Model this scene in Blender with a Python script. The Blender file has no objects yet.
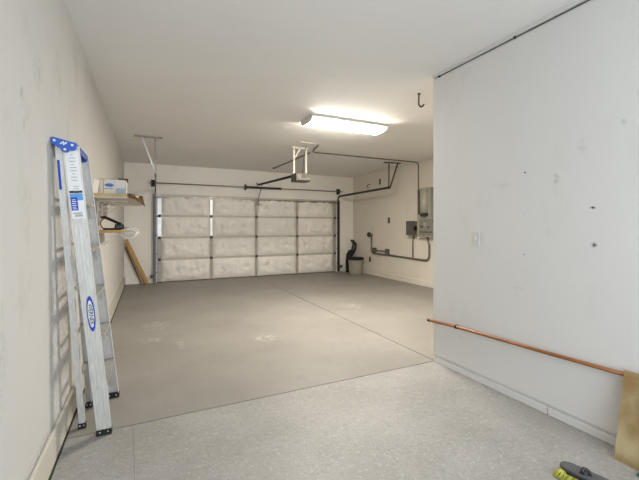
import bpy, bmesh, math, random
from mathutils import Vector as V, Matrix
random.seed(7)
S = bpy.context.scene
C = S.collection
PI = math.pi

# ------------------------------------------------------------------ camera, light, exposure
CAM_Z = 1.328
cd = bpy.data.cameras.new('camera'); cam = bpy.data.objects.new('camera', cd); C.objects.link(cam)
cd.sensor_width = 36; cd.lens = 358.36 * 36 / 639; cd.shift_y = -(239.5 - 226.2) / 639; cd.clip_start = .03
cam.location = (0, 0, CAM_Z); cam.rotation_euler = (PI / 2, 0, -0.4463)
S.camera = cam

W = bpy.data.worlds.new('world'); S.world = W; W.use_nodes = True
W.node_tree.nodes['Background'].inputs[0].default_value = (.75, .82, .9, 1)
W.node_tree.nodes['Background'].inputs[1].default_value = .3

def area(name, loc, target, sx, sy, power, col):
    l = bpy.data.lights.new(name, 'AREA'); l.shape = 'RECTANGLE'; l.size = sx; l.size_y = sy
    l.energy = power; l.color = col
    o = bpy.data.objects.new(name, l); C.objects.link(o); o.location = loc
    o.rotation_euler = (V(target) - V(loc)).to_track_quat('-Z', 'Y').to_euler()
    return o
# broad cool fill light added behind the camera to brighten the near walls
area('cool_fill', (1.0, -2.6, 1.4), (1.2, 4, 4.6), 2.6, 2.2, 135, (.76, .87, 1.0))
# downward fill light added above and behind the camera, no fixture there
area('near_fill', (1.2, -.6, 2.66), (1.2, -.6, 0), 1.2, .3, 18, (.93, .95, 1.0))

S.view_settings.view_transform = 'Standard'; S.view_settings.look = 'None'
S.view_settings.exposure = 0.17; S.view_settings.gamma = 1; S.view_settings.use_curve_mapping = False

# ------------------------------------------------------------------ dimensions (metres)
XL, YF, XR, YE, X2, HC, YN = -.492, 9.328, 2.542, 2.707, 5.589, 2.808, -3.0

# ------------------------------------------------------------------ materials
def srgb(h):
    if isinstance(h, str): c = [int(h[i:i+2], 16) / 255 for i in (0, 2, 4)]
    else: c = h
    return tuple((x / 12.92 if x <= .04045 else ((x + .055) / 1.055) ** 2.4) for x in c) + (1,)
def mat(name, col, rough=.6, metal=0, noise=0, scale=8, bump=0, bscale=60, emit=0, alpha=1, stretch=None, col2=None):
    m = bpy.data.materials.new(name); m.use_nodes = True; nt = m.node_tree; b = nt.nodes['Principled BSDF']
    b.inputs['Roughness'].default_value = rough; b.inputs['Metallic'].default_value = metal
    c = srgb(col); b.inputs['Base Color'].default_value = c
    tc = nt.nodes.new('ShaderNodeTexCoord'); mp = nt.nodes.new('ShaderNodeMapping')
    nt.links.new(tc.outputs['Object'], mp.inputs[0])
    if stretch: mp.inputs['Scale'].default_value = stretch
    if noise or col2:
        n = nt.nodes.new('ShaderNodeTexNoise'); n.inputs['Scale'].default_value = scale; n.inputs['Detail'].default_value = 5
        nt.links.new(mp.outputs[0], n.inputs['Vector'])
        r = nt.nodes.new('ShaderNodeValToRGB'); r.color_ramp.elements[0].position = .35; r.color_ramp.elements[1].position = .65
        d = srgb(col2) if col2 else tuple(x * (1 - noise) for x in c[:3]) + (1,)
        r.color_ramp.elements[0].color = d; r.color_ramp.elements[1].color = c
        nt.links.new(n.outputs['Fac'], r.inputs[0]); nt.links.new(r.outputs[0], b.inputs['Base Color'])
    if bump:
        n2 = nt.nodes.new('ShaderNodeTexNoise'); n2.inputs['Scale'].default_value = bscale; n2.inputs['Detail'].default_value = 4
        nt.links.new(mp.outputs[0], n2.inputs['Vector'])
        bp = nt.nodes.new('ShaderNodeBump'); bp.inputs['Strength'].default_value = bump; bp.inputs['Distance'].default_value = .01
        nt.links.new(n2.outputs['Fac'], bp.inputs['Height']); nt.links.new(bp.outputs[0], b.inputs['Normal'])
    if emit:
        b.inputs['Emission Color'].default_value = c; b.inputs['Emission Strength'].default_value = emit
    return m

class NT:
    """small helper for longer node materials"""
    def __init__(s, name, rough):
        s.m = bpy.data.materials.new(name); s.m.use_nodes = True; s.t = s.m.node_tree
        s.b = s.t.nodes['Principled BSDF']; s.b.inputs['Roughness'].default_value = rough
        g = s.t.nodes.new('ShaderNodeNewGeometry'); s.pos = g.outputs['Position']
    def map(s, scale, loc=(0, 0, 0)):
        n = s.t.nodes.new('ShaderNodeMapping'); s.t.links.new(s.pos, n.inputs[0])
        n.inputs['Scale'].default_value = scale; n.inputs['Location'].default_value = loc; return n.outputs[0]
    def noise(s, vec, scale, detail=4, rough=.5):
        n = s.t.nodes.new('ShaderNodeTexNoise'); n.inputs['Scale'].default_value = scale
        n.inputs['Detail'].default_value = detail; n.inputs['Roughness'].default_value = rough
        s.t.links.new(vec, n.inputs['Vector']); return n.outputs['Fac']
    def ramp(s, v, a, b, ca=0, cb=1):
        n = s.t.nodes.new('ShaderNodeMapRange'); n.clamp = True
        n.inputs['From Min'].default_value = a; n.inputs['From Max'].default_value = b
        n.inputs['To Min'].default_value = ca; n.inputs['To Max'].default_value = cb
        s.t.links.new(v, n.inputs['Value']); return n.outputs[0]
    def mix(s, f, a, b):
        n = s.t.nodes.new('ShaderNodeMix'); n.data_type = 'RGBA'
        if isinstance(f, (int, float)): n.inputs[0].default_value = f
        else: s.t.links.new(f, n.inputs[0])
        for k, x in ((6, a), (7, b)):
            if isinstance(x, tuple): n.inputs[k].default_value = x
            else: s.t.links.new(x, n.inputs[k])
        return n.outputs[2]
    def math(s, op, a, b):
        n = s.t.nodes.new('ShaderNodeMath'); n.operation = op
        for k, x in ((0, a), (1, b)):
            if isinstance(x, (int, float)): n.inputs[k].default_value = x
            else: s.t.links.new(x, n.inputs[k])
        return n.outputs[0]
    def blob(s, c, r, vec=None):
        """soft round stain at world point c with radii r"""
        n = s.t.nodes.new('ShaderNodeMapping'); s.t.links.new(s.pos, n.inputs[0])
        n.inputs['Location'].default_value = tuple(-a / b for a, b in zip(c, r)); n.inputs['Scale'].default_value = tuple(1 / b for b in r)
        l = s.t.nodes.new('ShaderNodeVectorMath'); l.operation = 'LENGTH'; s.t.links.new(n.outputs[0], l.inputs[0])
        return s.ramp(l.outputs['Value'], .4, 1, 1, 0)
    def bump(s, h, st, dist=.01):
        n = s.t.nodes.new('ShaderNodeBump'); n.inputs['Strength'].default_value = st; n.inputs['Distance'].default_value = dist
        s.t.links.new(h, n.inputs['Height']); s.t.links.new(n.outputs[0], s.b.inputs['Normal'])
    def done(s, col): s.t.links.new(col, s.b.inputs['Base Color']); return s.m

def wall_mat(name, col, dirty, marks=(), scuff=0):
    t = NT(name, .75); c = srgb(col)
    big = t.ramp(t.noise(t.map((1, 1, 1)), .9, 3), .35, .7)
    out = t.mix(big, tuple(x * .965 for x in c[:3]) + (1,), c)
    d = srgb(dirty)
    if scuff:
        sm = t.ramp(t.noise(t.map((1, 1, .6), (3, 1, 2)), 3.2, 8, .65), .56, .72, 0, scuff)
        out = t.mix(sm, out, d)
    for (p, r, k) in marks:
        f = t.math('MULTIPLY', t.blob(p, r), t.ramp(t.noise(t.map((1, 1, 1)), 38, 4, .7), .42, .6, 0, k))
        out = t.mix(f, out, srgb('4a463f'))
    t.bump(t.noise(t.map((1, 1, 1)), 70, 3), .12, .004)
    return t.done(out)

M = {}
# scuffs and holes of the near right wall: (point, radii, strength)
rm = [((XR, y, z), (.2, ry, rz), k) for (y, z, ry, rz, k) in (
    (1.294, 1.213, .022, .02, 1.0), (1.30, 1.449, .02, .012, .9), (1.754, 1.733, .02, .008, .6), (1.528, 1.661, .025, .04, .6),
    (1.762, 1.43, .012, .02, .55), (1.762, 1.12, .012, .01, .45), (1.14, 1.95, .02, .02, .35), (1.36, 1.86, .04, .07, .15),
    (1.05, 2.1, .03, .03, .2), (1.80, .86, .06, .015, .2), (2.35, .33, .08, .015, .15), (1.95, 1.66, .1, .02, .15))]
M['wall_right_paint'] = wall_mat('near_wall_paint', 'dbd9d5', '9a9282', rm, .10)
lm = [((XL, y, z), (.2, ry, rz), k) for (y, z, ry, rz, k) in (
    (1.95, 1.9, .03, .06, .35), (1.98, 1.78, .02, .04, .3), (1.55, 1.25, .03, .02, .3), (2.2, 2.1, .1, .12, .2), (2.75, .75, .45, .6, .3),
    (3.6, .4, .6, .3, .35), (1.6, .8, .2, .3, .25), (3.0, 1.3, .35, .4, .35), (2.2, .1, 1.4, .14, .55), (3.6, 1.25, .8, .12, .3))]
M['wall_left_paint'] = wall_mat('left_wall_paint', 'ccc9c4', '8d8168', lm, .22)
M['wall_far_paint'] = wall_mat('far_wall_paint', 'f0ebe2', '9c8c72', [((XL, 9.3, .35), (.9, .4, .35), .15), ((4.7, 9.3, .1), (2, .5, .16), .4)], .10)
M['wall_service_paint'] = wall_mat('service_wall_paint', 'ded7cb', '8c7d64', [((X2, 7.6, .12), (.3, 1.8, .06), .2), ((X2, 8.3, 1.25), (.3, .1, .1), .3)], .12)
M['ceiling_paint'] = wall_mat('ceiling_paint', 'eae8e4', '9a9284', [], .05)
M['stem'] = wall_mat('painted_stem_wall', 'c3beb1', '7d7461', [], .6)

# floor: speckled grey coating; smoother far slab, light falloff put into its darker grey
def near_floor():
    t = NT('speckled_floor_coating', .55); c = srgb('9d9a97')
    mot = t.ramp(t.noise(t.map((1, 1, 1)), 2.2, 6, .6), .35, .65)
    out = t.mix(mot, srgb('8d8b86'), c)
    out = t.mix(t.ramp(t.noise(t.map((1, 1, 1), (5, 2, 0)), 75, 3, .6), .55, .66, 0, .6), out, srgb('7d7a72'))
    out = t.mix(t.ramp(t.noise(t.map((1, 1, 1), (1, 8, 0)), 90, 2, .5), .63, .72, 0, .5), out, srgb('cfcdc6'))
    out = t.mix(t.ramp(t.noise(t.map((1, 1, 1), (7, 3, 0)), 240, 2), .55, .75, 0, .45), out, srgb('6d6b66'))
    out = t.mix(t.ramp(t.noise(t.map((1, .7, 1), (2, 4, 0)), 7, 8, .75), .60, .74, 0, .35), out, srgb('7f7a6b'))
    out = t.mix(t.ramp(t.noise(t.map((1, 1, 1), (9, 4, 0)), 26, 5, .65), .53, .66, 0, .35), out, srgb('77736a'))
    out = t.mix(t.ramp(t.noise(t.map((1, 1, 1), (3, 9, 0)), 34, 5, .65), .56, .68, 0, .4), out, srgb('c2c0ba'))
    t.bump(t.noise(t.map((1, 1, 1)), 110, 3), .15, .004)
    return t.done(out)
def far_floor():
    t = NT('dimmed_floor_coating', .5); c = srgb('928e88')
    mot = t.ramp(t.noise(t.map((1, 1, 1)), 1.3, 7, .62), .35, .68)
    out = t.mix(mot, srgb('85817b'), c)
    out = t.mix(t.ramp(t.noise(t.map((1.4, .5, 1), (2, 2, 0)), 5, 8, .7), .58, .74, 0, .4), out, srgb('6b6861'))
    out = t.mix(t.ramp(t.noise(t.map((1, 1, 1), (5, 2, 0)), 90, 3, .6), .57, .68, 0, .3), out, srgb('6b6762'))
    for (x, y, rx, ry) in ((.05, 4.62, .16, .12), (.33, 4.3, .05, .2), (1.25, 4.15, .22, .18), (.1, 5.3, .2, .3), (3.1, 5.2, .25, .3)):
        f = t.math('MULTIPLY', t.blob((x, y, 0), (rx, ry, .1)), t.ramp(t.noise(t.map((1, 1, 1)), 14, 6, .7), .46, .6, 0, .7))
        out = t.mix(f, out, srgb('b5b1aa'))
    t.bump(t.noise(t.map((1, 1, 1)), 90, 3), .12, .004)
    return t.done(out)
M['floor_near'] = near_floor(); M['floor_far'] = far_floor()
M['joint'] = mat('joint_filler', '5a554d', .9, noise=.3)
M['crack'] = mat('hairline_crack', '86837e', .9)
M['gap'] = mat('dark_gap', '2e2a26', .9)
M['galv'] = mat('galvanised_steel', '9b958b', .4, .7, noise=.3, scale=12)
M['galv_bright'] = mat('bright_galvanised_steel', 'd8d6d2', .35, .55, noise=.15, scale=9)
M['dark_galv'] = mat('dull_galvanised_steel', '6f6a63', .45, .5, noise=.3, scale=12)
M['dark_steel'] = mat('dark_steel', '4a443e', .45, .5, noise=.2)
M['black'] = mat('black_plastic', '1c1b1b', .4, noise=.2)
M['black_matt'] = mat('black_rubber', '161616', .7, noise=.2)
M['alu'] = mat('worn_aluminium', 'd8d6d1', .5, .3, noise=.16, scale=30, stretch=(4, 4, .12))
M['alu_dark'] = mat('aluminium_step', 'b4b1ab', .5, .35, noise=.3, scale=25)
M['blue'] = mat('blue_plastic', '1c55b4', .4, noise=.1)
M['cap_print'] = mat('cap_print_ink', '8f9fd6', .5, noise=.5, scale=60)
M['label_white'] = mat('white_label', 'e6e6e4', .5, noise=.03)
M['label_blue'] = mat('blue_label_ink', '1f3fae', .5)
M['label_sky'] = mat('sky_blue_label_ink', '5b9fe0', .5, noise=.1)
M['label_black'] = mat('black_label_ink', '1e2022', .5)
M['label_grey'] = mat('grey_label_ink', '8a8d90', .6)
M['white_metal'] = mat('white_painted_metal', 'd9d7d2', .4, noise=.05)
M['strap'] = mat('cream_strap', 'c2bbad', .5, noise=.08)
M['cream_metal'] = mat('cream_bracket', 'e0d9ca', .45, noise=.08)
M['insul'] = mat('insulation_facing', 'efeae2', .55, noise=.10, scale=5, bump=.35, bscale=14)
M['stile_steel'] = mat('stile_steel', 'b4ab9d', .5, .15, noise=.2)
M['door_steel'] = mat('door_edge_steel', 'c9c2b5', .5, .1, noise=.12)
M['grey_box'] = mat('grey_enamel', '8b897f', .45, .2, noise=.12)
M['grey_box_dark'] = mat('dark_grey_enamel', '5d5b55', .5, .2, noise=.12)
M['panel'] = mat('pale_grey_enamel', 'a8a498', .45, .1, noise=.15, scale=10)
M['conduit'] = mat('conduit_steel', '7d756a', .4, .6, noise=.2)
M['copper'] = mat('copper_brown_varnish', 'a86f44', .38, .3, noise=.4, scale=9, stretch=(1, .35, 1))
M['wood'] = mat('pine_board', 'c29a5c', .6, noise=.25, scale=6, stretch=(6, 6, .7))
M['wood_dark'] = mat('brown_timber', '8a6638', .65, noise=.3, scale=6, stretch=(6, 6, .7))
M['melamine'] = mat('white_shelf_face', 'cfcbc0', .5, noise=.08)
M['shelf_wood'] = mat('shelf_edge_wood', 'c3a878', .6, noise=.25, scale=8)
M['cardboard'] = mat('torn_cardboard', '7c6044', .85, noise=.45, scale=14)
M['carton'] = mat('white_carton', 'dedcd6', .6, noise=.04)
M['brown_carton'] = mat('brown_carton', '5f4632', .8, noise=.2)
M['bag'] = mat('thin_white_plastic', 'dcd8ce', .35, noise=.1, bump=.5, bscale=20)
M['bin'] = mat('pale_grey_bin', 'a39d90', .5, noise=.12)
M['tile'] = mat('stained_board', 'e8d8ac', .7, scale=6, col2='bf9f6a', bump=.15)
M['bristle'] = mat('yellow_bristles', 'd6d460', .6, noise=.25, scale=30)
M['bristle_red'] = mat('rust_bristles', '8a4a28', .7, noise=.3, scale=30)
M['grey_plastic'] = mat('worn_grey_plastic', '5a5a5c', .45, noise=.35, scale=25)
M['teal'] = mat('teal_plastic', '12605e', .45, noise=.1)
M['switch'] = mat('ivory_plate', 'd2d0c8', .4)
M['brown_plate'] = mat('brown_plate', '4e4238', .5)
M['diffuser'] = mat('lit_diffuser', (1, .967, .91), .4, emit=125)

# ------------------------------------------------------------------ mesh helpers
def tf(bm, vs, mtx):
    if mtx is not None: bmesh.ops.transform(bm, matrix=mtx, verts=vs)
def bx(bm, lo, hi, bev=0, mtx=None, seg=2):
    r = bmesh.ops.create_cube(bm, size=1)['verts']
    lo, hi = V(lo), V(hi)
    for v in r: v.co = V((lo[i] + (v.co[i] + .5) * (hi[i] - lo[i]) for i in range(3)))
    tf(bm, r, mtx)
    if bev:
        es = list({e for v in r for e in v.link_edges})
        bmesh.ops.bevel(bm, geom=es, offset=bev, segments=seg, profile=.5, affect='EDGES')
    return r
def prism(bm, pts, frame0, frame1):
    """closed 2D outline swept straight from frame0 to frame1 (origin, axis_u, axis_v)"""
    a = [bm.verts.new(frame0[0] + frame0[1] * u + frame0[2] * v) for u, v in pts]
    b = [bm.verts.new(frame1[0] + frame1[1] * u + frame1[2] * v) for u, v in pts]
    n = len(pts)
    for i in range(n): bm.faces.new((a[i], a[(i+1) % n], b[(i+1) % n], b[i]))
    bm.faces.new(a[::-1]); bm.faces.new(b)
def beam(bm, p0, p1, w, d, wdir=(1, 0, 0)):
    """rectangular bar, w along wdir, d across"""
    p0, p1, wd = V(p0), V(p1), V(wdir)
    ax = (p1 - p0).normalized(); u = (wd - ax * wd.dot(ax)).normalized(); v = ax.cross(u)
    prism(bm, [(-w/2, -d/2), (w/2, -d/2), (w/2, d/2), (-w/2, d/2)], (p0, u, v), (p1, u, v))
def fillet(pts, r, n=6):
    pts = [V(p) for p in pts]; out = [pts[0]]
    for i in range(1, len(pts) - 1):
        a, b, c = pts[i-1], pts[i], pts[i+1]
        d1, d2 = (a - b), (c - b); rr = min(r, d1.length * .49, d2.length * .49)
        s, e = b + d1.normalized() * rr, b + d2.normalized() * rr
        for k in range(n + 1):
            t = k / n; out.append(s.lerp(b, t).lerp(b.lerp(e, t), t))
    return out + [pts[-1]]
def tube(bm, pts, r, seg=10, bend=0, n=6, caps=True):
    pts = fillet(pts, bend, n) if bend else [V(p) for p in pts]
    rings = []; up = None
    for i, p in enumerate(pts):
        d = ((pts[i+1] if i < len(pts)-1 else p) - (pts[i-1] if i else p)).normalized()
        if up is None: up = d.orthogonal().normalized()
        up = (up - d * up.dot(d)).normalized(); sd = d.cross(up)
        rr = r[i] if isinstance(r, (list, tuple)) else r
        rings.append([bm.verts.new(p + (up * math.cos(2*PI*k/seg) + sd * math.sin(2*PI*k/seg)) * rr) for k in range(seg)])
    for a, b in zip(rings, rings[1:]):
        for k in range(seg):
            f = bm.faces.new((a[k], a[(k+1) % seg], b[(k+1) % seg], b[k])); f.smooth = True
    if caps: bm.faces.new(rings[0][::-1]); bm.faces.new(rings[-1])
def ribbon(bm, pts, prof, bend=0, up=(0, 0, 1)):
    """2D closed profile (side, up) swept along a path"""
    pts = fillet(pts, bend, 8) if bend else [V(p) for p in pts]; side = V(up)
    rings = []
    for i, p in enumerate(pts):
        d = ((pts[i+1] if i < len(pts)-1 else p) - (pts[i-1] if i else p)).normalized()
        v = (side - d * side.dot(d)).normalized(); w = d.cross(v)
        rings.append([bm.verts.new(p + v * a + w * b) for a, b in prof])
    n = len(prof)
    for a, b in zip(rings, rings[1:]):
        for k in range(n): bm.faces.new((a[k], a[(k+1) % n], b[(k+1) % n], b[k]))
    bm.faces.new(rings[0][::-1]); bm.faces.new(rings[-1])
def lathe(bm, prof, seg=28, mtx=None):
    rings = [[bm.verts.new((r*math.cos(2*PI*k/seg), r*math.sin(2*PI*k/seg), z)) for k in range(seg)] for r, z in prof]
    for a, b in zip(rings, rings[1:]):
        for k in range(seg):
            f = bm.faces.new((a[k], a[(k+1) % seg], b[(k+1) % seg], b[k])); f.smooth = True
    for rg in (rings[0][::-1], rings[-1]): bm.faces.new(rg)
    tf(bm, [v for rg in rings for v in rg], mtx)
def ell(bm, c, u, v, ru, rv, n=24, thick=.0015):
    c, u, v = V(c), V(u).normalized(), V(v).normalized(); w = u.cross(v)
    prism(bm, [(ru*math.cos(2*PI*k/n), rv*math.sin(2*PI*k/n)) for k in range(n)], (c, u, v), (c + w*thick, u, v))
def obj(name, bm, m, parent=None):
    """link a bmesh (world coordinates) as one mesh object; parent keeps world placement"""
    bmesh.ops.recalc_face_normals(bm, faces=bm.faces)
    c = V((0, 0, 0))
    if parent is None and bm.verts:
        xs = [v.co for v in bm.verts]
        c = V(((min(v.x for v in xs)+max(v.x for v in xs))/2, (min(v.y for v in xs)+max(v.y for v in xs))/2, min(v.z for v in xs)))
    elif parent is not None: c = PW[parent.name]
    bmesh.ops.translate(bm, verts=bm.verts, vec=-c)
    me = bpy.data.meshes.new(name); bm.to_mesh(me); bm.free()
    for x in (m if isinstance(m, (list, tuple)) else [m]): me.materials.append(M[x] if isinstance(x, str) else x)
    o = bpy.data.objects.new(name, me); C.objects.link(o)
    if parent is None: o.location = c; PW[o.name] = c
    else: o.parent = parent; PW[o.name] = c
    return o
PW = {}     # world origin used by the children of each object
def B(): return bmesh.new()
def tag(o, label, cat, group=None):
    o['label'] = label; o['category'] = cat
    if group: o['group'] = group
    return o
def thing(name, label, cat, loc, group=None):
    o = bpy.data.objects.new(name, None); C.objects.link(o); o.location = loc; PW[o.name] = V(loc)
    o.empty_display_size = .1
    return tag(o, label, cat, group)
def struct(name, bm, m, parent=None):
    o = obj(name, bm, m, parent)
    if parent is None: o['kind'] = 'structure'
    return o
def box_obj(name, lo, hi, m, parent=None, bev=0):
    b = B(); bx(b, lo, hi, bev); return obj(name, b, m, parent)
def dup(root, loc, label=None, group=None):
    r = root.copy(); C.objects.link(r); r.location = loc
    if label: r['label'] = label
    if group: r['group'] = group
    for ch in list(root.children):
        c = ch.copy(); C.objects.link(c); c.parent = r
        for g in list(ch.children):
            d = g.copy(); C.objects.link(d); d.parent = c
    return r
def text_bm(bm, txt, size, origin, ux, uy, align='CENTER', ext=.0008):
    cu = bpy.data.curves.new('t', 'FONT'); cu.body = txt; cu.size = size; cu.align_x = align; cu.align_y = 'CENTER'; cu.extrude = ext
    cu.resolution_u = 3
    to = bpy.data.objects.new('t', cu); C.objects.link(to); bpy.context.view_layer.update()
    me = bpy.data.meshes.new_from_object(to.evaluated_get(bpy.context.evaluated_depsgraph_get()))
    bpy.data.objects.remove(to); n0 = len(bm.verts); bm.from_mesh(me); bpy.data.meshes.remove(me)
    bm.verts.ensure_lookup_table(); ux, uy = V(ux).normalized(), V(uy).normalized(); w = ux.cross(uy)
    for v in bm.verts[n0:]: v.co = V(origin) + ux * v.co.x + uy * v.co.y + w * v.co.z

# ------------------------------------------------------------------ room shell
JW = .010
b = B()
slabs = [((XL, YN, -.1), (XR + .0, YE - JW/2, 0), 0)]
bx(b, (XL - .1, YN, -.12), (XR + .1, YE - JW/2, 0))
n1 = len(b.faces)
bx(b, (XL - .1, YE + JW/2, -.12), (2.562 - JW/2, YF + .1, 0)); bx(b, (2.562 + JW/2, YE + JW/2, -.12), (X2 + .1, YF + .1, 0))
n2 = len(b.faces)
bx(b, (XL - .1, YE - .05, -.13), (X2 + .1, YE + .05, -.006)); bx(b, (2.5, YE, -.13), (2.62, YF + .1, -.006))
b.faces.ensure_lookup_table()
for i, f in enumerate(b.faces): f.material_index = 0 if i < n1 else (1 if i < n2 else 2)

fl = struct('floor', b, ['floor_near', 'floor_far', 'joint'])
b = B(); bx(b, (XL - .1, YN, HC), (X2 + .1, YF + .1, HC + .1)); struct('ceiling', b, 'ceiling_paint')
b = B(); bx(b, (XL - .15, YN, 0), (XL, YF + .1, HC)); struct('wall_left', b, 'wall_left_paint')
b = B()   # back wall with the door opening
bx(b, (XL - .1, YF, 0), (.17, YF + .15, HC)); bx(b, (5.0, YF, 0), (X2 + .1, YF + .15, HC)); bx(b, (.17, YF, 2.12), (5.0, YF + .15, HC))
struct('wall_back', b, 'wall_far_paint')
b = B(); bx(b, (X2, YE, 0), (X2 + .15, YF + .1, HC)); struct('wall_right', b, 'wall_service_paint')
b = B(); bx(b, (X2 - .025, YE, .1), (X2, 7.094, HC), .008); struct('trim_1', b, 'wall_service_paint')   # furred-out part of the right wall
b = B(); bx(b, (XR, YN, .075), (XR + .12, YE, 2.775)); bx(b, (XR + .12, YE - .12, 0), (X2, YE, HC)); bx(b, (XR + .012, YN, 0), (XR + .12, YE, .08)); bx(b, (XR + .012, YN, 2.77), (XR + .12, YE, HC))
struct('wall_front', b, 'wall_right_paint')
b = B(); bx(b, (XL - .1, YN - .15, 0), (XR + .1, YN, HC)); struct('wall_house', b, 'wall_left_paint')
# stem walls
b = B(); bx(b, (XL, YN, .0), (XL + .022, YF, .185), .008); struct('baseboard_left', b, 'stem')
b = B(); bx(b, (XL + .022, YF - .02, 0), (.14, YF, .155), .008); bx(b, (5.1, YF - .02, 0), (X2, YF, .15), .008); struct('baseboard_back', b, 'wall_far_paint')
b = B(); bx(b, (X2 - .045, YE, 0), (X2, YF - .02, .125), .008); struct('baseboard_right', b, 'wall_service_paint')
b = B()
for y0, y1 in ((YN, 1.585), (1.595, YE)): bx(b, (XR + .002, y0, 0), (XR + .014, y1, .052), .003)
struct('baseboard_front', b, 'wall_right_paint')
b = B(); bx(b, (XR - .012, YN, 2.785), (XR + .01, YE - .01, HC), .003); bx(b, (XR - .03, YN, 2.797), (XR - .008, YE - .01, HC), .003); struct('trim_2', b, 'wall_right_paint')
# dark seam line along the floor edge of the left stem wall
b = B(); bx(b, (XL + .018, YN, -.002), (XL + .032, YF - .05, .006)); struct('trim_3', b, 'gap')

# faint crack in the near slab
b = B(); prev = None; pts = []
for i in range(22): pts.append((-.088 + .045*i/21*2 + random.uniform(-.004, .004), 2.66 - i * .085, .0008))
tube(b, pts, .0012, 5); tag(obj('floor_crack', b, 'crack'), 'hairline crack running towards the viewer in the pale near slab', 'crack')

# ------------------------------------------------------------------ garage door
DX0, DX1, DZ = .20, 5.0, 2.105
door = bpy.data.objects.new('door_1', None); C.objects.link(door); door.location = ((DX0+DX1)/2, YF + .02, 0); PW[door.name] = V(door.location)
door['kind'] = 'structure'; door['label'] = 'wide sectional garage door with white insulated panels'
zs = [0.015, .55, 1.07, 1.59, DZ]
stiles = [DX0 + .045, 1.44, 2.60, 3.77, DX1 - .045]
for r in range(4):
    z0, z1 = zs[r], zs[r+1]
    b = B(); bx(b, (DX0, YF + .02, z0), (DX1, YF + .06, z1 - .006)); bx(b, (DX0, YF + .0, z0), (DX1, YF + .022, z0 + .022), .003); bx(b, (DX0, YF + .0, z1 - .03), (DX1, YF + .022, z1 - .006), .003)
    sec = obj('door_section', b, 'door_steel', door)
    for k, sx in enumerate(stiles):
        w = .045 if k in (0, 4) else .032
        b = B(); bx(b, (sx - w, YF - .012, z0 + .012), (sx + w, YF + .015, z1 - .02), .003)
        bright = k in (0, 1) and r >= 2
        obj('stile', b, 'galv_bright' if bright else 'stile_steel', sec)
        if r < 3:
            b = B(); bx(b, (sx - .028, YF - .02, z1 - .04), (sx + .028, YF - .008, z1 + .03), .002); tube(b, [(sx - .035, YF - .026, z1 - .002), (sx + .035, YF - .026, z1 - .002)], .011, 8)
            obj('hinge', b, 'dark_steel', sec)
    for k in range(4):
        x0 = stiles[k] + (.045 if k == 0 else .028); x1 = stiles[k+1] - (.045 if k == 3 else .028)
        nx, nz = 56, 28; b = B(); g = []
        dim = [(random.uniform(.2, .3), random.uniform(.42, .58)), (random.uniform(.7, .8), random.uniform(.42, .58))]
        ph = [random.uniform(0, 6.3) for _ in range(8)]
        for j in range(nz + 1):
            row = []
            for i in range(nx + 1):
                u, v = i / nx, j / nz
                e = min(u, 1-u, .5) * (x1-x0); ez = min(v, 1-v) * (z1-z0)
                puff = (1 - math.exp(-e / .05)) * (1 - math.exp(-ez / .07)) * .075
                for (du, dv) in dim:
                    rr = ((u-du)*(x1-x0))**2 + ((v-dv)*(z1-z0))**2
                    puff -= .042 * math.exp(-rr / .0030)
                    a = math.atan2((v-dv)*(z1-z0), (u-du)*(x1-x0))
                    puff += .007 * math.sin(a*5 + ph[0]) * math.exp(-rr / .02)
                puff += .009*math.sin(u*17 + v*6 + ph[1]) * math.sin(v*9 - u*5 + ph[2]) * min(1, e/.08) * min(1, ez/.08)
                puff += .005*math.sin(u*41 - v*13 + ph[3]) * math.sin(v*17 + u*8 + ph[4]) * min(1, e/.08) * min(1, ez/.08)
                row.append(b.verts.new((x0 + (x1-x0)*u, YF + .018 - max(puff, 0), z0 + .008 + (z1-z0-.020)*v)))
            g.append(row)
        for j in range(nz):
            for i in range(nx):
                f = b.faces.new((g[j][i], g[j][i+1], g[j+1][i+1], g[j+1][i])); f.smooth = True
        obj('insulation_panel', b, 'insul', sec)
b = B(); bx(b, (DX0, YF + .005, -.001), (DX1, YF + .05, .016)); obj('bottom_seal', b, 'black_matt', door)
b = B(); bx(b, (DX0, YF - .045, DZ - .06), (DX1, YF - .02, DZ - .05)); bx(b, (DX0, YF - .03, DZ - .1), (DX1, YF - .018, DZ - .055)); bx(b, (DX0, YF - .055, DZ - .062), (DX1, YF - .045, DZ - .045))
obj('top_strut', b, 'galv', door)
# operator bracket on the door
b = B(); bx(b, (2.58, YF - .05, 1.88), (2.66, YF - .012, 2.0), .003); bx(b, (2.62, YF - .05, 1.9), (2.76, YF - .03, 1.925), .003); obj('lift_bracket', b, 'galv', door)
# header trim over the opening
b = B(); bx(b, (.14, YF - .012, 2.10), (5.03, YF, 2.17), .003); struct('trim_4', b, 'wall_far_paint')

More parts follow.
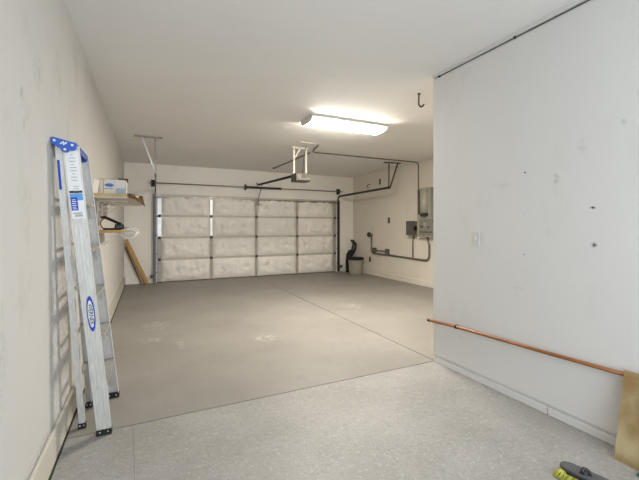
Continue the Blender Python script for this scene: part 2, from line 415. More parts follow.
# ------------------------------------------------------------------ door tracks
TP = [(-.026, -.012), (.026, -.012), (.026, .012), (.020, .012), (.020, -.007), (-.020, -.007), (-.020, .012), (-.026, .012)]
def track(x, sgn, label, yend, zt, zh, xh, m):
    t = thing('garage_door_track', label, 'track', (x, YF - .07, 0), 'roller tracks of the garage door')
    b = B(); ribbon(b, [(x, YF - .065, .02), (x, YF - .065, zt - .28)], TP, 0, up=(0, 1, 0)); obj('vertical_track', b, m, t)
    b = B(); ribbon(b, [(x, YF - .065, zt - .28), (x, YF - .065, zt), (x, YF - .35, zt)], TP, .26, up=(0, 1, .01)); obj('curved_track', b, m, t)
    b = B(); ribbon(b, [(x, YF - .34, zt), (xh, yend, zh)], TP, 0, up=(0, .01, 1)); obj('horizontal_track', b, m, t)
    b = B(); bx(b, (x - sgn*.035 - .012, YF - .025, .02), (x - sgn*.035 + .012, YF - .001, 2.09)); bx(b, (x - .006 - sgn*.035, YF - .1, .02), (x + .006 - sgn*.035, YF - .02, 2.09)); obj('angle_iron', b, m, t)
    for k in range(5):
        b = B(); tube(b, [(x, YF - .065, .25 + k*.44), (x + sgn*.04, YF - .055, .25 + k*.44)], .012, 8); obj('roller', b, 'dark_steel', t)
    return t
t = track(.155, 1, 'left galvanised roller track with a slim ceiling hanger, nearest the ladder wall', 6.35, 2.215, 2.16, .11, 'dark_galv')
b = B(); beam(b, (-.204, 6.5, HC - .014), (.215, 6.49, HC - .014), .035, .022, (0, 1, 0)); obj('ceiling_angle', b, 'galv', t)
b = B(); beam(b, (.11, 6.495, HC - .02), (.11, 6.495, 2.12), .03, .006); obj('hanger_strut', b, 'galv', t)
b = B(); beam(b, (-.09, 6.5, HC - .02), (.10, 6.5, 2.26), .022, .005); obj('diagonal_brace', b, 'galv_bright', t)
t = track(5.035, -1, 'right dark roller track bending back under the ceiling beside the service wall', 6.75, 2.215, 2.235, 5.035, 'dark_steel')
b = B(); beam(b, (4.86, 6.75, HC - .012), (5.28, 6.68, HC - .012), .045, .02, (0, 1, 0)); obj('ceiling_angle', b, 'dark_steel', t)
b = B(); beam(b, (5.04, 6.80, HC - .02), (5.035, 6.80, 2.2), .03, .006); obj('hanger_strut', b, 'dark_steel', t)
b = B(); beam(b, (5.21, 6.70, HC - .02), (5.045, 6.77, 2.22), .035, .008); obj('diagonal_brace', b, 'dark_steel', t)

# torsion shaft with spring
t = thing('torsion_shaft', 'long steel shaft with a black coil spring above the garage door', 'door spring', (2.6, YF - .12, 2.35))
b = B(); tube(b, [(.02, YF - .12, 2.355), (5.16, YF - .12, 2.355)], .0135, 10); obj('shaft', b, 'galv', t)
b = B(); rr = []; pp = []
for i in range(91): pp.append((2.36 + .9*i/90, YF - .12, 2.355)); rr.append(.032 if i % 2 else .027)
tube(b, pp, rr, 14); obj('coil_spring', b, 'black', t)
b = B(); bx(b, (2.28, YF - .14, 2.28), (2.30, YF - .002, 2.43), .003); tube(b, [(2.25, YF - .12, 2.355), (2.36, YF - .12, 2.355)], [.045, .03], 14); obj('centre_bracket', b, 'dark_steel', t)
for x in (.105, 5.055):
    b = B(); bx(b, (x - .006, YF - .15, 2.29), (x + .006, YF - .002, 2.42), .002); bx(b, (x - .04, YF - .012, 2.27), (x + .04, YF - .001, 2.44), .002); obj('end_bearing_plate', b, 'dark_steel', t)
for x in (.135, 5.0):
    b = B(); tube(b, [(x, YF - .12, 2.355), (x + .03, YF - .12, 2.355)], .055, 18); obj('cable_drum', b, 'dark_steel', t)

# ------------------------------------------------------------------ opener
t = thing('garage_door_opener', 'grey ceiling motor hung on cream straps with a black rail to the door', 'door opener', (2.57, 6.1, 2.15))
b = B(); bx(b, (2.39, 5.96, 2.15), (2.685, 6.24, 2.30), .02); obj('motor_housing', b, mat('marbled_grey_housing', '5c5750', .5, .2, noise=.6, scale=14), t)
b = B(); bx(b, (2.43, 5.95, 2.168), (2.645, 5.962, 2.205), .004); obj('light_lens', b, 'grey_box_dark', t)
b = B(); bx(b, (2.50, 5.95, 2.225), (2.60, 5.962, 2.28), .004); obj('control_cover', b, 'dark_steel', t)
b = B(); beam(b, (2.60, 6.25, 2.32), (2.60, 9.12, 2.422), .032, .045); obj('rail', b, 'black_matt', t)
b = B(); bx(b, (2.58, 9.10, 2.40), (2.62, 9.17, 2.45), .004); beam(b, (2.60, 9.16, 2.43), (2.60, YF - .001, 2.50), .03, .006); obj('header_bracket', b, 'dark_steel', t)
b = B(); beam(b, (2.63, 8.90, 2.40), (2.63, 9.14, 2.16), .02, .005); beam(b, (2.63, 9.14, 2.18), (2.63, 9.275, 1.95), .02, .005); obj('door_arm', b, 'galv', t)
for x in (2.425, 2.665):
    b = B(); beam(b, (x, 6.15, 2.30), (x, 6.15, HC - .03), .032, .005); obj('hanger_strap', b, 'strap', t)
b = B(); beam(b, (2.39, 6.15, HC - .022), (2.70, 6.15, HC - .022), .03, .03, (0, 1, 0)); obj('hanger_crossbar', b, 'strap', t)
b = B(); beam(b, (2.55, 6.15, HC - .03), (2.44, 6.15, 2.60), .026, .005); obj('diagonal_strap', b, 'strap', t)
b = B(); beam(b, (2.40, 5.78, HC - .006), (2.72, 5.80, HC - .006), .05, .010, (0, 1, 0)); obj('mounting_angle', b, 'strap', t)
b = B(); tube(b, [(2.57, 6.1, 2.29), (2.575, 6.08, 2.45), (2.56, 6.0, 2.6), (2.585, 5.95, 2.8)], .005, 6, .08); obj('power_cord', b, 'black', t)

# conduit along the ceiling
b = B()
tube(b, [(2.76, 5.79, HC - .014), (2.86, 6.25, HC - .014), (2.93, 6.43, HC - .014), (5.50, 6.40, HC - .014), (X2 - .045, 6.38, HC - .05), (X2 - .045, 6.38, 1.9)], .013, 10, .12)
tag(obj('electrical_conduit', b, 'conduit'), 'thin steel conduit crossing the ceiling and turning down to the wall panel', 'conduit')
b = B(); tube(b, [(2.86, 8.6, HC - .02), (2.90, 6.62, HC - .014), (2.90, 6.50, HC - .014)], .012, 10, .1); lathe(b, [(.0, -.025), (.035, -.025), (.04, 0), (0, 0)], 14, Matrix.Translation((2.86, 8.62, HC)))
tag(obj('ceiling_conduit_run', b, 'conduit'), 'short dark conduit running back along the ceiling over the opener', 'conduit')

# ------------------------------------------------------------------ ceiling light
t = thing('ceiling_light', 'lit four foot fluorescent wraparound light on the ceiling', 'light', (2.55, 4.45, HC))
b = B(); bx(b, (1.93, 4.262, HC - .034), (3.15, 4.638, HC), .003); obj('housing', b, 'white_metal', t)
b = B()
prof = [(-.165, HC - .034), (-.162, HC - .052), (-.135, HC - .070), (-.07, HC - .080), (0, HC - .082), (.07, HC - .080), (.135, HC - .070), (.162, HC - .052), (.165, HC - .034)]
prism(b, prof, (V((1.955, 4.45, 0)), V((0, 1, 0)), V((0, 0, 1))), (V((3.125, 4.45, 0)), V((0, 1, 0)), V((0, 0, 1)))); obj('diffuser', b, 'diffuser', t)
for x in (1.93, 3.125):
    b = B(); prism(b, [(a*1.04, z if z > HC - .036 else z - .004) for a, z in prof], (V((x, 4.45, 0)), V((0, 1, 0)), V((0, 0, 1))), (V((x + .024, 4.45, 0)), V((0, 1, 0)), V((0, 0, 1)))); obj('end_cap', b, 'white_metal', t)

# ceiling hook
b = B(); tube(b, [(2.716, 3.114, HC), (2.712, 3.114, HC - .055), (2.712, 3.114, HC - .13), (2.74, 3.10, HC - .155), (2.765, 3.09, HC - .12)], .0085, 10, .03)
lathe(b, [(0, -.012), (.016, -.012), (.018, 0), (0, 0)], 12, Matrix.Translation((2.716, 3.114, HC)))
tag(obj('ceiling_hook', b, 'black'), 'black rubber coated hook screwed into the ceiling near the wall corner', 'hook')

# ------------------------------------------------------------------ step ladder
t = thing('step_ladder', 'folded aluminium step ladder with blue top cap leaning on left wall', 'ladder', (-.31, 2.93, 0))
def rail(name, p0, p1, w, d, flip, m='alu'):
    p0, p1 = V(p0), V(p1); ax = (p1 - p0).normalized(); u = V((1, 0, 0)); u = (u - ax*u.dot(ax)).normalized(); v = ax.cross(u)
    if v.y < 0: v = -v
    if flip: v = -v
    th = .0035; h = w/2
    prof = [(-h, 0)]
    n = 4
    if w > .05:      # ribbed web
        for k in range(n):
            a = -h + w*(k + .5)/n; prof += [(a - .0045, 0), (a - .002, .004), (a + .002, .004), (a + .0045, 0)]
    prof += [(h, 0), (h, d), (h - th, d), (h - th, th), (-h + th, th), (-h + th, d), (-h, d)]
    b = B(); prism(b, prof, (p0, u, v), (p1, u, v)); return obj(name, b, m, t), (p0, p1, u, v)
NB, NTp = (-.253, 2.655, .03), (-.402, 2.474, 1.79)
FB, FT = (-.246, 3.225, .03), (-.402, 2.886, 1.79)
nr, fr = rail('front_rail', NB, NTp, .080, .028, False)
rail('front_rail', FB, FT, .080, .028, True)
RB, RT = (-.392, 2.80, .03), (-.462, 2.49, 1.79)
RB2, RT2 = (-.392, 3.13, .03), (-.462, 2.87, 1.79)
rail('rear_rail', RB, RT, .034, .03, False); rail('rear_rail', RB2, RT2, .034, .03, True)
def lp(a, b, k): return V(a).lerp(V(b), k)
for k in range(1, 6):
    f = k * .298 / 1.8
    a, c = lp(NB, NTp, f), lp(FB, FT, f)
    b = B(); a2 = a + V((0, .006, 0)); c2 = c - V((0, .006, 0))
    ax = (c2 - a2).normalized(); u = V((1, 0, 0)); w = V((0, 0, 1))
    prism(b, [(-.038, -.022), (-.034, -.022), (-.034, -.004), (.034, -.004), (.034, -.026), (.038, -.026), (.038, 0)] + [(.038 - .0076*i, .0 if i % 2 else .002) for i in range(1, 10)] + [(-.038, 0)], (a2, u, w), (c2, u, w))
    st = obj('step', b, 'alu_dark', t)
    for q, s in ((a2, 1), (c2, -1)):
        b = B(); beam(b, q + V((.02, s*.012, -.10)), q + V((.02, s*.10, -.018)), .012, .003); obj('step_brace', b, 'alu', st)
for k in range(1, 6):
    f = (k*.298 + .02) / 1.8
    b = B(); beam(b, lp(RB, RT, f) + V((0, .004, 0)), lp(RB2, RT2, f) - V((0, .004, 0)), .022, .012); obj('rear_crossbar', b, 'alu_dark', t)
for s, A0, A1, R0, R1 in ((1, NB, NTp, RB, RT), (-1, FB, FT, RB2, RT2)):
    b = B(); p = lp(A0, A1, .70) + V((-.03, s*.02, 0)); q = lp(A0, A1, .50) + V((-.045, s*.026, 0)); r = lp(R0, R1, .66) + V((.01, s*.012, 0))
    beam(b, p, q, .018, .004); beam(b, q + V((.0, s*.003, 0)), r, .018, .004); obj('spreader', b, 'alu_dark', t)
# feet
for (p, w, d) in ((NB, .088, .04), (FB, .088, .04), (RB, .044, .038), (RB2, .044, .038)):
    b = B(); s = 1 if p in (NB, RB) else -1
    cy = p[1] + s*.013
    bx(b, (p[0] - w/2, cy - d/2, 0), (p[0] + w/2, cy + d/2, .036), .004)
    ft = obj('foot', b, 'black_matt', t)
    for dx in (-.25, .25):
        b = B(); lathe(b, [(0, 0), (.005, 0), (.004, .003), (0, .003)], 10, Matrix.Translation((p[0] + w*dx, cy - d/2, .022)) @ Matrix.Rotation(PI/2, 4, 'X'))
        obj('rivet', b, 'galv_bright', ft)
# base gussets on the wide rails
for s, A0, A1 in ((1, NB, NTp), (-1, FB, FT)):
    b = B(); q = lp(A0, A1, .155); q0 = lp(A0, A1, .03)
    beam(b, q0 + V((.01, s*.03, .02)), q + V((.01, s*.13, 0)), .05, .004); obj('gusset', b, 'alu', t)
# top cap
cb, cf = V((-.484, 2.446, 1.832)), V((-.368, 2.452, 1.806))
u = (cf - cb).normalized(); vv = V((0, 1, 0)); w = u.cross(vv).normalized()
if w.z < 0: w = -w
L = .430; CW = (cf - cb).length
capprof = [(.004, 0), (CW - .006, 0), (CW, -.006), (CW + .002, -.036), (CW - .008, -.046), (CW*.80, -.050), (CW*.70, -.066), (CW*.52, -.066), (CW*.42, -.052), (.008, -.038), (0, -.03), (-.001, -.006)]
b = B(); prism(b, capprof, (cb, u, w), (cb + vv*.014, u, w)); prism(b, capprof, (cb + vv*(L - .014), u, w), (cb + vv*L, u, w))
prism(b, [(.002, .0005), (CW - .002, .0005), (CW, -.006), (CW + .001, -.034), (CW - .008, -.034), (CW - .008, -.009), (.006, -.009), (.006, -.03), (-.001, -.03), (-.001, -.006)], (cb + vv*.01, u, w), (cb + vv*(L - .01), u, w))
cap = obj('top_cap', b, 'blue', t)
for (a, h) in ((.016, -.018), (CW - .018, -.018), (CW*.62, -.052)):
    b = B(); o = cb + u*a + w*h; ell(b, o - V((0, .003, 0)), u, w, .0065, .0065, 14, .005); obj('cap_rivet', b, 'galv_bright', cap)
b = B(); o = cb + u*(CW*.5) + w*(-.02) - V((0, .003, 0))
beam(b, o - u*.014 - w*.009, o - u*.0 + w*.009, .007, .003, u); beam(b, o + u*.0 - w*.009, o + u*.014 + w*.009, .007, .003, u); beam(b, o - u*.012 + w*.0, o + u*.012 + w*.0, .005, .003, w)
obj('cap_emblem', b, 'label_white', cap)
b = B(); o = cb + u*(CW + .0015) + w*(-.021); beam(b, o + vv*.05, o + vv*(L - .05), .010, .002, w); obj('cap_print', b, 'cap_print', cap)
# printed label on the near rail
p0, p1, ru, rv = fr; ra = (p1 - p0).normalized(); out = -rv
if out.y > 0: out = -out
def on_rail(f, du=0, lift=.0015): return p0.lerp(p1, f) + ru*du + out*lift
def patch(bm, f0, f1, d0, d1, lift, th=.0008):
    a = on_rail(f0, (d0+d1)/2, lift); c = on_rail(f1, (d0+d1)/2, lift); beam(bm, a, c, abs(d1 - d0), th, ru)
LB = B(); lm_ = []
def lpatch(f0, f1, d0, d1, lift, k):
    g = lambda f: .765 + (f - .725) * .85
    n = len(LB.faces); patch(LB, g(f0), g(f1), d0, d1, lift); LB.faces.ensure_lookup_table()
    for f in LB.faces[n:]: f.material_index = k
lpatch(.725, .985, -.033, .034, .0015, 0)
for i in range(9):
    f = .968 - i*.012; wd = .03 if i % 3 else .02; lpatch(f, f + .0022, -.014 if i % 3 else -.006, -.014 + wd, .002, 1)
for i in range(5): lpatch(.848 - i*.009, .850 - i*.009, -.01, .02 - .004*(i % 2), .002, 1)
lpatch(.824, .833, -.031, .032, .002, 2); lpatch(.745, .7475, -.024, .02, .002, 2)
for i in range(11): lpatch(.732, .742, -.016 + i*.0035, -.0145 + i*.0035, .002, 2)
lpatch(.795, .822, -.031, .032, .002, 3); lpatch(.757, .808, -.030, .004, .0024, 4)
for i in range(6): lpatch(.762 + i*.007, .7645 + i*.007, -.024, -.002 - .004*(i % 2), .0028, 0)
obj('instruction_label', LB, ['label_white', 'label_grey', 'label_black', 'label_sky', 'label_blue'], t)
# blue sticker on the rear rail
b = B(); q0, q1 = lp(RB, RT, .86) + V((-.006, -.003, 0)), lp(RB, RT, .955) + V((-.006, -.003, 0)); beam(b, q0, q1, .012, .002); obj('warning_sticker', b, 'label_blue', t)
# oval maker's badge
fc = .435
b = B(); ell(b, on_rail(fc, .004, .0028), ra, ru, .112, .0215, 36); bd = obj('oval_badge', b, 'label_blue', t)
b = B(); ell(b, on_rail(fc, .004, .0042), ra, ru, .086, .0155, 36, .0012); obj('badge_field', b, 'label_white', bd)
b = B(); text_bm(b, 'WERNER', .033, on_rail(fc, .004, .0064), -ra, ru); obj('badge_lettering', b, 'label_black', bd)

# ------------------------------------------------------------------ shelves on the left wall
t = thing('wall_shelf', 'upper plank shelf on left wall carrying the white carton', 'shelf', (-.36, 4.7, 1.63))
b = B()
o = [(-.49, 4.06), (-.19, 4.06), (-.09, 4.25), (-.07, 5.5), (-.49, 5.5)]
prism(b, o, (V((0, 0, 1.622)), V((1, 0, 0)), V((0, 1, 0))), (V((0, 0, 1.655)), V((1, 0, 0)), V((0, 1, 0)))); obj('shelf_board', b, 'shelf_wood', t)
b = B(); prism(b, [(x + (.004 if x < -.4 else -.003), y + (.003 if y < 4.2 else -.003)) for x, y in o], (V((0, 0, 1.612)), V((1, 0, 0)), V((0, 1, 0))), (V((0, 0, 1.622)), V((1, 0, 0)), V((0, 1, 0)))); obj('underside_panel', b, 'melamine', t)
for y in (4.5, 4.9, 5.35):
    b = B(); bx(b, (XL, y - .012, 1.38), (XL + .012, y + .012, 1.612)); bx(b, (XL, y - .012, 1.60), (-.2, y + .012, 1.612)); beam(b, (XL + .01, y, 1.50), (-.33, y, 1.602), .008, .02); obj('shelf_bracket', b, 'cream_metal', t)
t = thing('wall_shelf', 'lower narrow wood shelf with a black strap tool on it', 'shelf', (-.36, 4.7, 1.27))
b = B(); bx(b, (-.49, 4.26, 1.27), (-.225, 5.2, 1.292), .003); obj('shelf_board', b, 'wood', t)
for y in (4.5, 5.05):
    b = B(); bx(b, (XL, y - .012, 1.10), (XL + .01, y + .012, 1.27)); bx(b, (XL, y - .012, 1.26), (-.25, y + .012, 1.27)); beam(b, (XL + .01, y, 1.12), (-.27, y, 1.262), .008, .02); obj('shelf_bracket', b, 'cream_metal', t)

# carton
t = thing('carton', 'small white carton with a blue logo patch on the upper shelf', 'box', (-.33, 4.5, 1.655))
X0, X1, Y0, Y1, Z0, Z1 = -.425, -.215, 4.40, 4.66, 1.655, 1.83
b = B(); th = .004
bx(b, (X0, Y0, Z0), (X1, Y1, Z0 + th)); bx(b, (X0, Y0, Z0), (X1, Y0 + th, Z1)); bx(b, (X0, Y1 - th, Z0), (X1, Y1, Z1)); bx(b, (X0, Y0, Z0), (X0 + th, Y1, Z1)); bx(b, (X1 - th, Y0, Z0), (X1, Y1, Z1)); obj('carton_body', b, 'carton', t)
b = B(); beam(b, (X0, (Y0+Y1)/2, Z1), (X0 + .095, (Y0+Y1)/2, Z1 + .012), Y1 - Y0, .003, (0, 1, 0)); beam(b, (X0 + .01, Y0, Z1), (X0 + .01, Y0 - .03, Z1 + .005), .08, .003, (1, 0, 0)); obj('open_flap', b, 'carton', t)
b = B(); beam(b, (-.255, Y1 - .02, Z1 - .005), (-.255, Y1 - .03, Z1 + .045), .1, .004, (1, 0, 0)); obj('brown_flap', b, 'brown_carton', t)
b = B(); prism(b, [(.042*math.cos(2*PI*k/20), .019*math.sin(2*PI*k/20)) for k in range(20)], (V((X0 + .053, Y0 - .0015, Z0 + .115)), V((1, 0, 0)), V((0, 0, 1))), (V((X0 + .053, Y0, Z0 + .115)), V((1, 0, 0)), V((0, 0, 1)))); obj('blue_logo_patch', b, mat('carton_blue_ink', '4a80c4', .6, noise=.15), t)
b = B(); bx(b, (X0 + .01, Y0 - .0015, Z0 + .075), (X0 + .09, Y0, Z0 + .083)); obj('printed_line', b, 'label_grey', t)
b = B(); bx(b, (X0 + .115, Y0 - .0015, Z0 + .015), (X1 - .01, Y0, Z0 + .085)); obj('pale_print', b, mat('carton_pale_ink', 'a9bccb', .6, noise=.1), t)
b = B(); bx(b, (X0 + .104, Y0 - .001, Z0), (X0 + .106, Y0, Z1)); obj('box_seam', b, 'label_grey', t)

# cardboard flap
def sheet(name, rows, m, lab, cat, th=.004):
    b = B(); g = [[b.verts.new(p) for p in r] for r in rows]
    for a, c in zip(g, g[1:]):
        for i in range(len(a)-1): b.faces.new((a[i], a[i+1], c[i+1], c[i]))
    ret = bmesh.ops.solidify(b, geom=b.faces[:], thickness=th)
    o = tag(obj(name, b, m), lab, cat); return o
sheet('cardboard_flap', [[(-.16, 4.75, 1.660), (-.15, 4.45, 1.660), (-.20, 4.05, 1.660)], [(-.07, 4.70, 1.655), (-.055, 4.40, 1.664), (-.165, 4.045, 1.658)], [(-.045, 4.68, 1.62), (-.045, 4.37, 1.62), (-.17, 4.035, 1.632)], [(-.03, 4.66, 1.57), (-.035, 4.34, 1.565), (-.115, 4.04, 1.603)], [(-.022, 4.64, 1.545), (-.03, 4.32, 1.545), (-.10, 4.05, 1.59)]], 'cardboard', 'torn brown cardboard drooping over the end of the upper shelf', 'cardboard')
# white card against the wall on the shelf
b = B(); beam(b, (-.482, 4.22, 1.655), (-.468, 4.22, 1.80), .11, .004, (.35, 1, 0)); tag(obj('white_card', b, 'carton'), 'small pale card propped against the wall left of the white carton', 'card')

# black clamp tool
t = thing('strap_clamp', 'black strap clamp with an angled handle lying on the lower shelf', 'clamp', (-.33, 4.6, 1.292))
b = B(); bx(b, (-.44, 4.5, 1.293), (-.25, 4.56, 1.315), .006); bx(b, (-.33, 4.49, 1.30), (-.24, 4.57, 1.355), .012); obj('clamp_body', b, 'black', t)
b = B(); beam(b, (-.27, 4.53, 1.355), (-.43, 4.5, 1.435), .028, .014); beam(b, (-.43, 4.5, 1.435), (-.46, 4.49, 1.425), .02, .012); obj('clamp_handle', b, 'black', t)
b = B(); tube(b, [(-.41, 4.5, 1.428), (-.455, 4.49, 1.40), (-.465, 4.49, 1.35), (-.44, 4.5, 1.31)], .006, 8, .04); obj('strap_loop', b, 'black_matt', t)
b = B(); tube(b, [(-.26, 4.53, 1.31), (-.2, 4.52, 1.312), (-.16, 4.52, 1.302)], .009, 8); obj('strap_tail', b, 'black_matt', t)
b = B(); tube(b, [(-.25, 4.5, 1.30), (-.14, 4.5, 1.30)], .008, 8)
tag(obj('pencil', b, 'black'), 'dark stick poking out beyond the front of lower shelf', 'stick')
# white cord bundle
b = B()
for k in range(9):
    a = random.uniform(-.3, .3); cx, cy, cz = -.185 + random.uniform(-.012, .012), 4.42 + k*.008, 1.262 + random.uniform(-.012, .012); rx, rz = .085 + random.uniform(-.015, .01), .038 + random.uniform(-.01, .008)
    pts = [(cx + rx*math.cos(2*PI*i/20), cy + .02*math.sin(4*PI*i/20 + k), cz + rz*math.sin(2*PI*i/20 + a)) for i in range(21)]
    tube(b, pts, .006, 6)
tube(b, [(-.27, 4.45, 1.25), (-.32, 4.48, 1.20), (-.30, 4.46, 1.15)], .005, 6, .03)
tag(obj('cord_bundle', b, 'bag'), 'white coiled cord bundle hanging off the front of lower shelf', 'cord')

# timber leaning in the far left corner
b = B(); beam(b, (-.01, 9.21, .01), (-.452, 9.18, 1.04), .07, .04, (1, 0, 0)); tag(obj('timber_board', b, 'wood'), 'thick yellow pine board leaning into the far left corner', 'board')
b = B(); beam(b, (-.14, 9.285, .01), (-.468, 9.285, .86), .035, .03, (1, 0, 0)); tag(obj('timber_board', b, 'wood_dark'), 'thinner brown timber leaning behind the yellow board in the corner', 'board')
b = B(); beam(b, (-.075, 9.255, .01), (-.47, 9.255, .95), .02, .018, (1, 0, 0)); tag(obj('timber_strip', b, 'wood'), 'slim pale strip leaning between the yellow board and brown timber', 'board')

# sensors at the tracks
for x, s, lb in ((.075, -1, 'small dark door sensor low on the left track'), (5.125, 1, 'small dark door sensor low on the right track')):
    t = thing('door_sensor', lb, 'sensor', (x, YF - .1, .13), 'safety sensors of the garage door')
    b = B(); bx(b, (x - .03, YF - .13, .13), (x + .03, YF - .07, .20), .006); obj('sensor_housing', b, 'brown_plate', t)
    b = B(); beam(b, (x, YF - .071, .16), (x, YF - .021, .16), .03, .004, (0, 0, 1)); obj('sensor_bracket', b, 'galv', t)

# ------------------------------------------------------------------ bin and tools in the far right corner
t = thing('plastic_bin', 'pale grey round bin lined with a black bag near the garage door', 'bin', (5.25, 8.62, 0))
mt = Matrix.Translation((5.25, 8.62, 0))
b = B(); lathe(b, [(0, .0), (.175, .0), (.185, .02), (.205, .42), (.215, .44), (.215, .455), (.205, .455), (.20, .44), (.17, .03), (0, .03)], 32, mt); obj('bin_body', b, 'bin', t)
b = B(); lathe(b, [(.207, .40), (.222, .42), (.224, .462), (.212, .47), (.196, .45), (.17, .30), (0, .28), (0, .27), (.165, .29), (.19, .44), (.2, .45)], 32, mt); obj('bin_liner', b, 'black_matt', t)
t = thing('garden_blower', 'black hand blower standing on its end behind the bin', 'tool', (5.36, 9.1, 0))
b = B(); tube(b, [(5.29, 9.08, .01), (5.29, 9.08, .3), (5.32, 9.08, .5), (5.38, 9.08, .62)], [.08, .095, .10, .08], 16); obj('blower_body', b, 'black', t)
b = B(); tube(b, [(5.38, 9.08, .56), (5.46, 9.08, .66), (5.485, 9.06, .82), (5.43, 9.06, .90), (5.36, 9.06, .93)], [.07, .075, .065, .045, .03], 14); obj('blower_nozzle', b, 'black', t)
b = B(); tube(b, [(5.36, 9.02, .62), (5.30, 9.0, .58), (5.24, 9.0, .45), (5.25, 9.0, .3)], .02, 10, .05); obj('blower_handle', b, 'black_matt', t)

# ------------------------------------------------------------------ service wall
# meter cabinet
t = thing('electrical_cabinet', 'tall pale grey electrical cabinet high on the far right wall', 'electrical cabinet', (5.5, 6.1, 1.1))
xw = X2 - .025
b = B(); bx(b, (xw - .14, 5.45, 1.10), (xw, 6.285, 2.17), .006); obj('cabinet_back', b, 'panel', t)
b = B(); bx(b, (xw - .155, 5.46, 1.14), (xw - .138, 6.20, 1.50), .004); bx(b, (xw - .152, 5.55, 1.52), (xw - .138, 5.84, 2.15), .004); obj('cabinet_door', b, 'grey_box', t)
b = B(); tube(b, [(xw - .15, 6.03, 1.60), (xw - .15, 6.03, 2.15)], .085, 20); obj('meter_riser', b, 'panel', t)
b = B(); tube(b, [(xw - .15, 6.03, 1.56), (xw - .15, 6.03, 1.615)], .10, 20); obj('riser_collar', b, 'black', t)
b = B(); bx(b, (xw - .152, 6.20, 1.60), (xw - .14, 6.235, 2.15)); obj('dark_slot', b, 'gap', t)
b = B(); bx(b, (xw - .165, 6.08, 1.30), (xw - .15, 6.16, 1.36), .003); bx(b, (xw - .165, 5.88, 1.30), (xw - .15, 5.94, 1.34), .003); bx(b, (xw - .162, 5.8, 1.20), (xw - .15, 6.2, 1.225), .003); bx(b, (xw - .16, 5.72, 1.42), (xw - .15, 5.78, 1.5), .003)
obj('breaker_latch', b, 'grey_box_dark', t)
b = B(); bx(b, (xw - .166, 5.97, 1.34), (xw - .154, 6.05, 1.42), .003); obj('rating_plate', b, 'panel', t)
# disconnect
t = thing('disconnect_box', 'square grey switch box left of the electrical cabinet', 'switch box', (5.5, 6.72, 1.12))
b = B(); bx(b, (xw - .15, 6.36, 1.14), (xw, 6.64, 1.45), .006); obj('box_body', b, 'grey_box', t)
b = B(); bx(b, (xw - .158, 6.355, 1.13), (xw - .148, 6.645, 1.46), .003); obj('box_cover', b, 'grey_box_dark', t)
b = B(); bx(b, (xw - .19, 6.32, 1.24), (xw - .11, 6.354, 1.34), .005); obj('switch_handle', b, 'black', t)
# wall conduit loop
b = B(); xc = xw - .03
tube(b, [(xc, 6.08, 1.098), (xc, 6.08, 1.02), (xc, 6.02, .95), (xc, 6.02, .585), (xc, 6.4, .585), (X2 - .03, 7.4, .60), (X2 - .03, 8.23, .60), (X2 - .03, 8.30, .66), (X2 - .03, 8.30, 1.08)], .022, 12, .13)
tag(obj('electrical_conduit', b, 'conduit'), 'thick steel conduit looping below the cabinet along the far right wall', 'conduit')
b = B(); tube(b, [(xc, 6.52, 1.138), (xc, 6.56, 1.0), (xc, 6.56, .622)], .014, 10, .05)
tag(obj('electrical_conduit', b, 'conduit'), 'thin conduit dropping from the switch box to the wall loop', 'conduit')
t = thing('junction_box_pair', 'two small grey junction boxes joined by a short pipe, low on service wall', 'junction box', (5.56, 7.85, .66))
for y in (8.16, 7.58):
    b = B(); bx(b, (X2 - .055, y - .07, .635), (X2, y + .07, .755), .006); obj('junction_box', b, 'grey_box_dark', t)
b = B(); tube(b, [(X2 - .03, 8.09, .69), (X2 - .03, 7.65, .69)], .016, 10); obj('connecting_pipe', b, 'conduit', t)
t = thing('power_outlet', 'round dark power socket at the top of the wall conduit', 'outlet', (5.57, 8.36, 1.1))
rt = Matrix.Translation((X2, 8.42, 1.11)) @ Matrix.Rotation(-PI/2, 4, 'Y')
b = B(); lathe(b, [(0, 0), (.065, 0), (.065, .05), (.055, .06), (.04, .06), (.038, .045), (0, .045)], 20, rt); obj('socket_body', b, 'dark_steel', t)
b = B(); tube(b, [(X2 - .03, 8.38, 1.11), (X2 - .03, 8.27, 1.11)], .03, 10); obj('conduit_elbow', b, 'conduit', t)
def plate(name, y, z, h, w, m, lab, cat):
    t = thing(name, lab, cat, (X2, y, z))
    b = B(); bx(b, (X2 - .008, y - w/2, z - h/2), (X2, y + w/2, z + h/2), .002); obj('cover_plate', b, m, t)
    for dz in (-.25, .25):
        b = B(); bx(b, (X2 - .012, y - w*.2, z + dz*h - h*.12), (X2 - .006, y + w*.2, z + dz*h + h*.12), .002)
        obj('socket_face', b, 'black', t)
plate('wall_outlet', 7.54, 1.49, .15, .085, 'brown_plate', 'brown outlet plate at chest height on the far right wall', 'outlet')
plate('wall_outlet', 8.414, .42, .14, .085, 'brown_plate', 'brown outlet plate low on the wall right of the bin', 'outlet')
plate('wall_plate', 7.936, 2.53, .15, .07, 'brown_plate', 'narrow dark plate high on the wall behind the track hanger', 'wall plate')
b = B(); tube(b, [(X2, 8.40, 2.50), (X2 - .05, 8.43, 2.51), (X2 - .07, 8.47, 2.46), (X2 - .05, 8.44, 2.40), (X2 - .06, 8.38, 2.39)], .009, 8, .03)
tag(obj('wall_hook', b, 'dark_steel'), 'small curved metal hook high on the far right wall', 'hook')

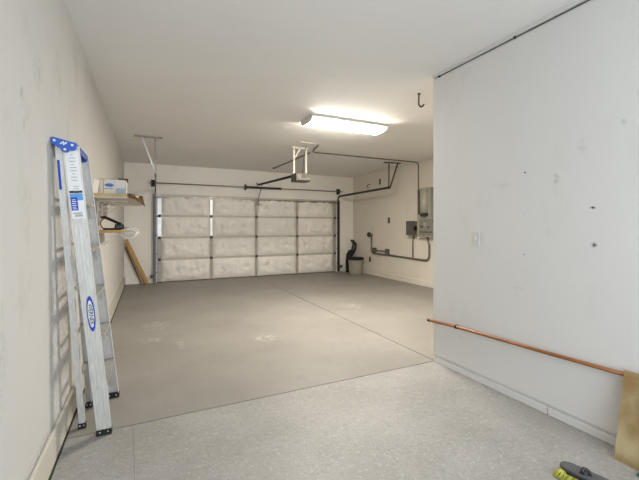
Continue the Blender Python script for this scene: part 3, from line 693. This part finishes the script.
# ------------------------------------------------------------------ near right wall
t = thing('wall_switch', 'pale light switch on the near right wall', 'switch', (XR, 2.197, 1.22))
b = B(); bx(b, (XR - .006, 2.16, 1.165), (XR, 2.235, 1.285), .002); obj('cover_plate', b, 'switch', t)
b = B(); bx(b, (XR - .016, 2.192, 1.215), (XR - .005, 2.203, 1.24), .001); obj('toggle', b, 'switch', t)
for (y, z, lb) in ((1.30, 1.449, 'upper dark anchor hole in the near right wall'), (1.294, 1.213, 'dark anchor hole in the near right wall, below a similar one'), (1.754, 1.733, 'tiny screw left alone high on the near right wall')):
    b = B(); lathe(b, [(0, 0), (.006, 0), (.005, .003), (0, .003)], 10, Matrix.Translation((XR, y, z)) @ Matrix.Rotation(-PI/2, 4, 'Y')); tag(obj('wall_anchor', b, 'dark_steel'), lb, 'screw')
# slim pipe along the wall
t = thing('copper_pipe', 'long copper brown pipe clipped low along the near right wall', 'pipe', (XR - .02, 1.9, .43))
b = B(); tube(b, [(XR - .022, 2.735, .398), (XR - .022, 2.4, .420), (XR - .022, 1.62, .443), (XR - .022, .9, .470)], .0125, 14); obj('pipe', b, 'copper', t)
b = B(); tube(b, [(XR - .022, 2.73, .398), (XR - .022, 2.76, .397)], .015, 12); obj('pipe_end', b, 'dark_steel', t)
b = B(); tube(b, [(XR - .022, 2.412, .419), (XR - .022, 2.388, .421)], .016, 12); bx(b, (XR - .02, 2.39, .40), (XR, 2.41, .435)); obj('pipe_clip', b, 'black', t)
# dark cable under the ceiling trim
t = thing('ceiling_cable', 'black cable running under the ceiling trim of the near right wall', 'cable', (XR - .01, 1.5, 2.78))
b = B(); tube(b, [(XR - .008, 2.70, 2.790), (XR - .008, 2.6, 2.779), (XR - .008, 1.7, 2.772), (XR - .008, .5, 2.768)], .0032, 8); obj('cable_line', b, 'black', t)
for y in (2.62, 1.83):
    b = B(); bx(b, (XR - .016, y - .005, 2.768), (XR, y + .005, 2.788), .002); obj('cable_clip', b, 'dark_steel', t)
# leaning board
b = B(); p = [V((2.405, 1.122, 0)), V((2.405, .70, 0)), V((2.505, .70, .495)), V((2.505, 1.118, .495))]
nrm = (p[1]-p[0]).cross(p[3]-p[0]).normalized()*.012
g = []
n = 14
for j in range(n+1):
    row = []
    for i in range(n+1):
        q = p[0].lerp(p[1], i/n).lerp(p[3].lerp(p[2], i/n), j/n)
        if i == 0 and 0 < j < n: q.y += random.uniform(-.004, .004)
        row.append(b.verts.new(q))
    g.append(row)
for j in range(n):
    for i in range(n): b.faces.new((g[j][i], g[j][i+1], g[j+1][i+1], g[j+1][i]))
bmesh.ops.solidify(b, geom=b.faces[:], thickness=.012)
for v in b.verts: v.co.z = max(v.co.z, 0)
tag(obj('leaning_board', b, 'tile'), 'stained tan board leaning against the near right wall', 'board')

# scrub brush on the floor
t = thing('scrub_brush', 'worn grey brush with yellow bristles lying on the near floor', 'brush', (2.03, 1.0, 0))
d = V((.085, -.42, 0)).normalized() ; sd = V((-d.y, d.x, 0)); o0 = V((2.005, 1.135, 0))
b = B()
out = []
for k in range(13):
    a = PI/2 + PI*k/12; out.append((.045*math.cos(a), .04*math.sin(a)))
out += [(.50, -.045), (.50, .045)]
prism(b, out, (o0 + V((0, 0, .045)), d, sd), (o0 + V((0, 0, .066)), d, sd)); bmesh.ops.bevel(b, geom=[e for e in b.edges], offset=.004, segments=2, affect='EDGES')
blk = obj('brush_block', b, 'grey_plastic', t)
for s in (-1, 1):
    b = B(); tube(b, [o0 + d*(k*.018) + sd*s*(.042 + .001*(k % 2)) + V((0, 0, .050 + .001*(k % 2))) for k in range(28)], .007, 6)
    obj('block_rim', b, 'black_matt', t)
b = B(); q = o0 + d*.06 + V((0, 0, .066)); tube(b, [q - sd*.02, q + V((0, 0, .022)), q + d*.02 + sd*.012 + V((0, 0, .014)), q + d*.03 + sd*.0], .009, 8, .01); obj('brush_clip', b, 'black', t)
def tufts(x0, x1, m, name, n, yr, flare):
    b = B()
    for i in range(n):
        a, c = random.uniform(x0, x1), random.uniform(-yr, yr)
        top = o0 + d*a + sd*c + V((0, 0, .05)); bot = o0 + d*(a*1.0 - flare*random.uniform(.3, 1)) + sd*c*1.35 + V((0, 0, random.uniform(.001, .006)))
        tube(b, [top, top.lerp(bot, .5) + V((0, 0, .003)), bot], .0028, 4)
    o = obj(name, b, m, t); o['kind'] = 'stuff'
tufts(-.03, .06, 'bristle', 'bristles', 420, .04, .04)
tufts(.04, .48, 'bristle_red', 'bristles', 700, .036, .004)
# teal scrap at the frame edge
t = thing('dustpan', 'teal plastic dustpan standing against the foot of the tan board', 'dustpan', (2.36, .93, 0))
b = B(); bx(b, (2.345, .80, 0), (2.40, .996, .008), .003); bx(b, (2.385, .80, .004), (2.394, .996, .05), .003); obj('pan', b, 'teal', t)
b = B(); tube(b, [(2.388, .90, .04), (2.385, .80, .06), (2.38, .70, .07)], .012, 10); obj('pan_handle', b, 'teal', t)
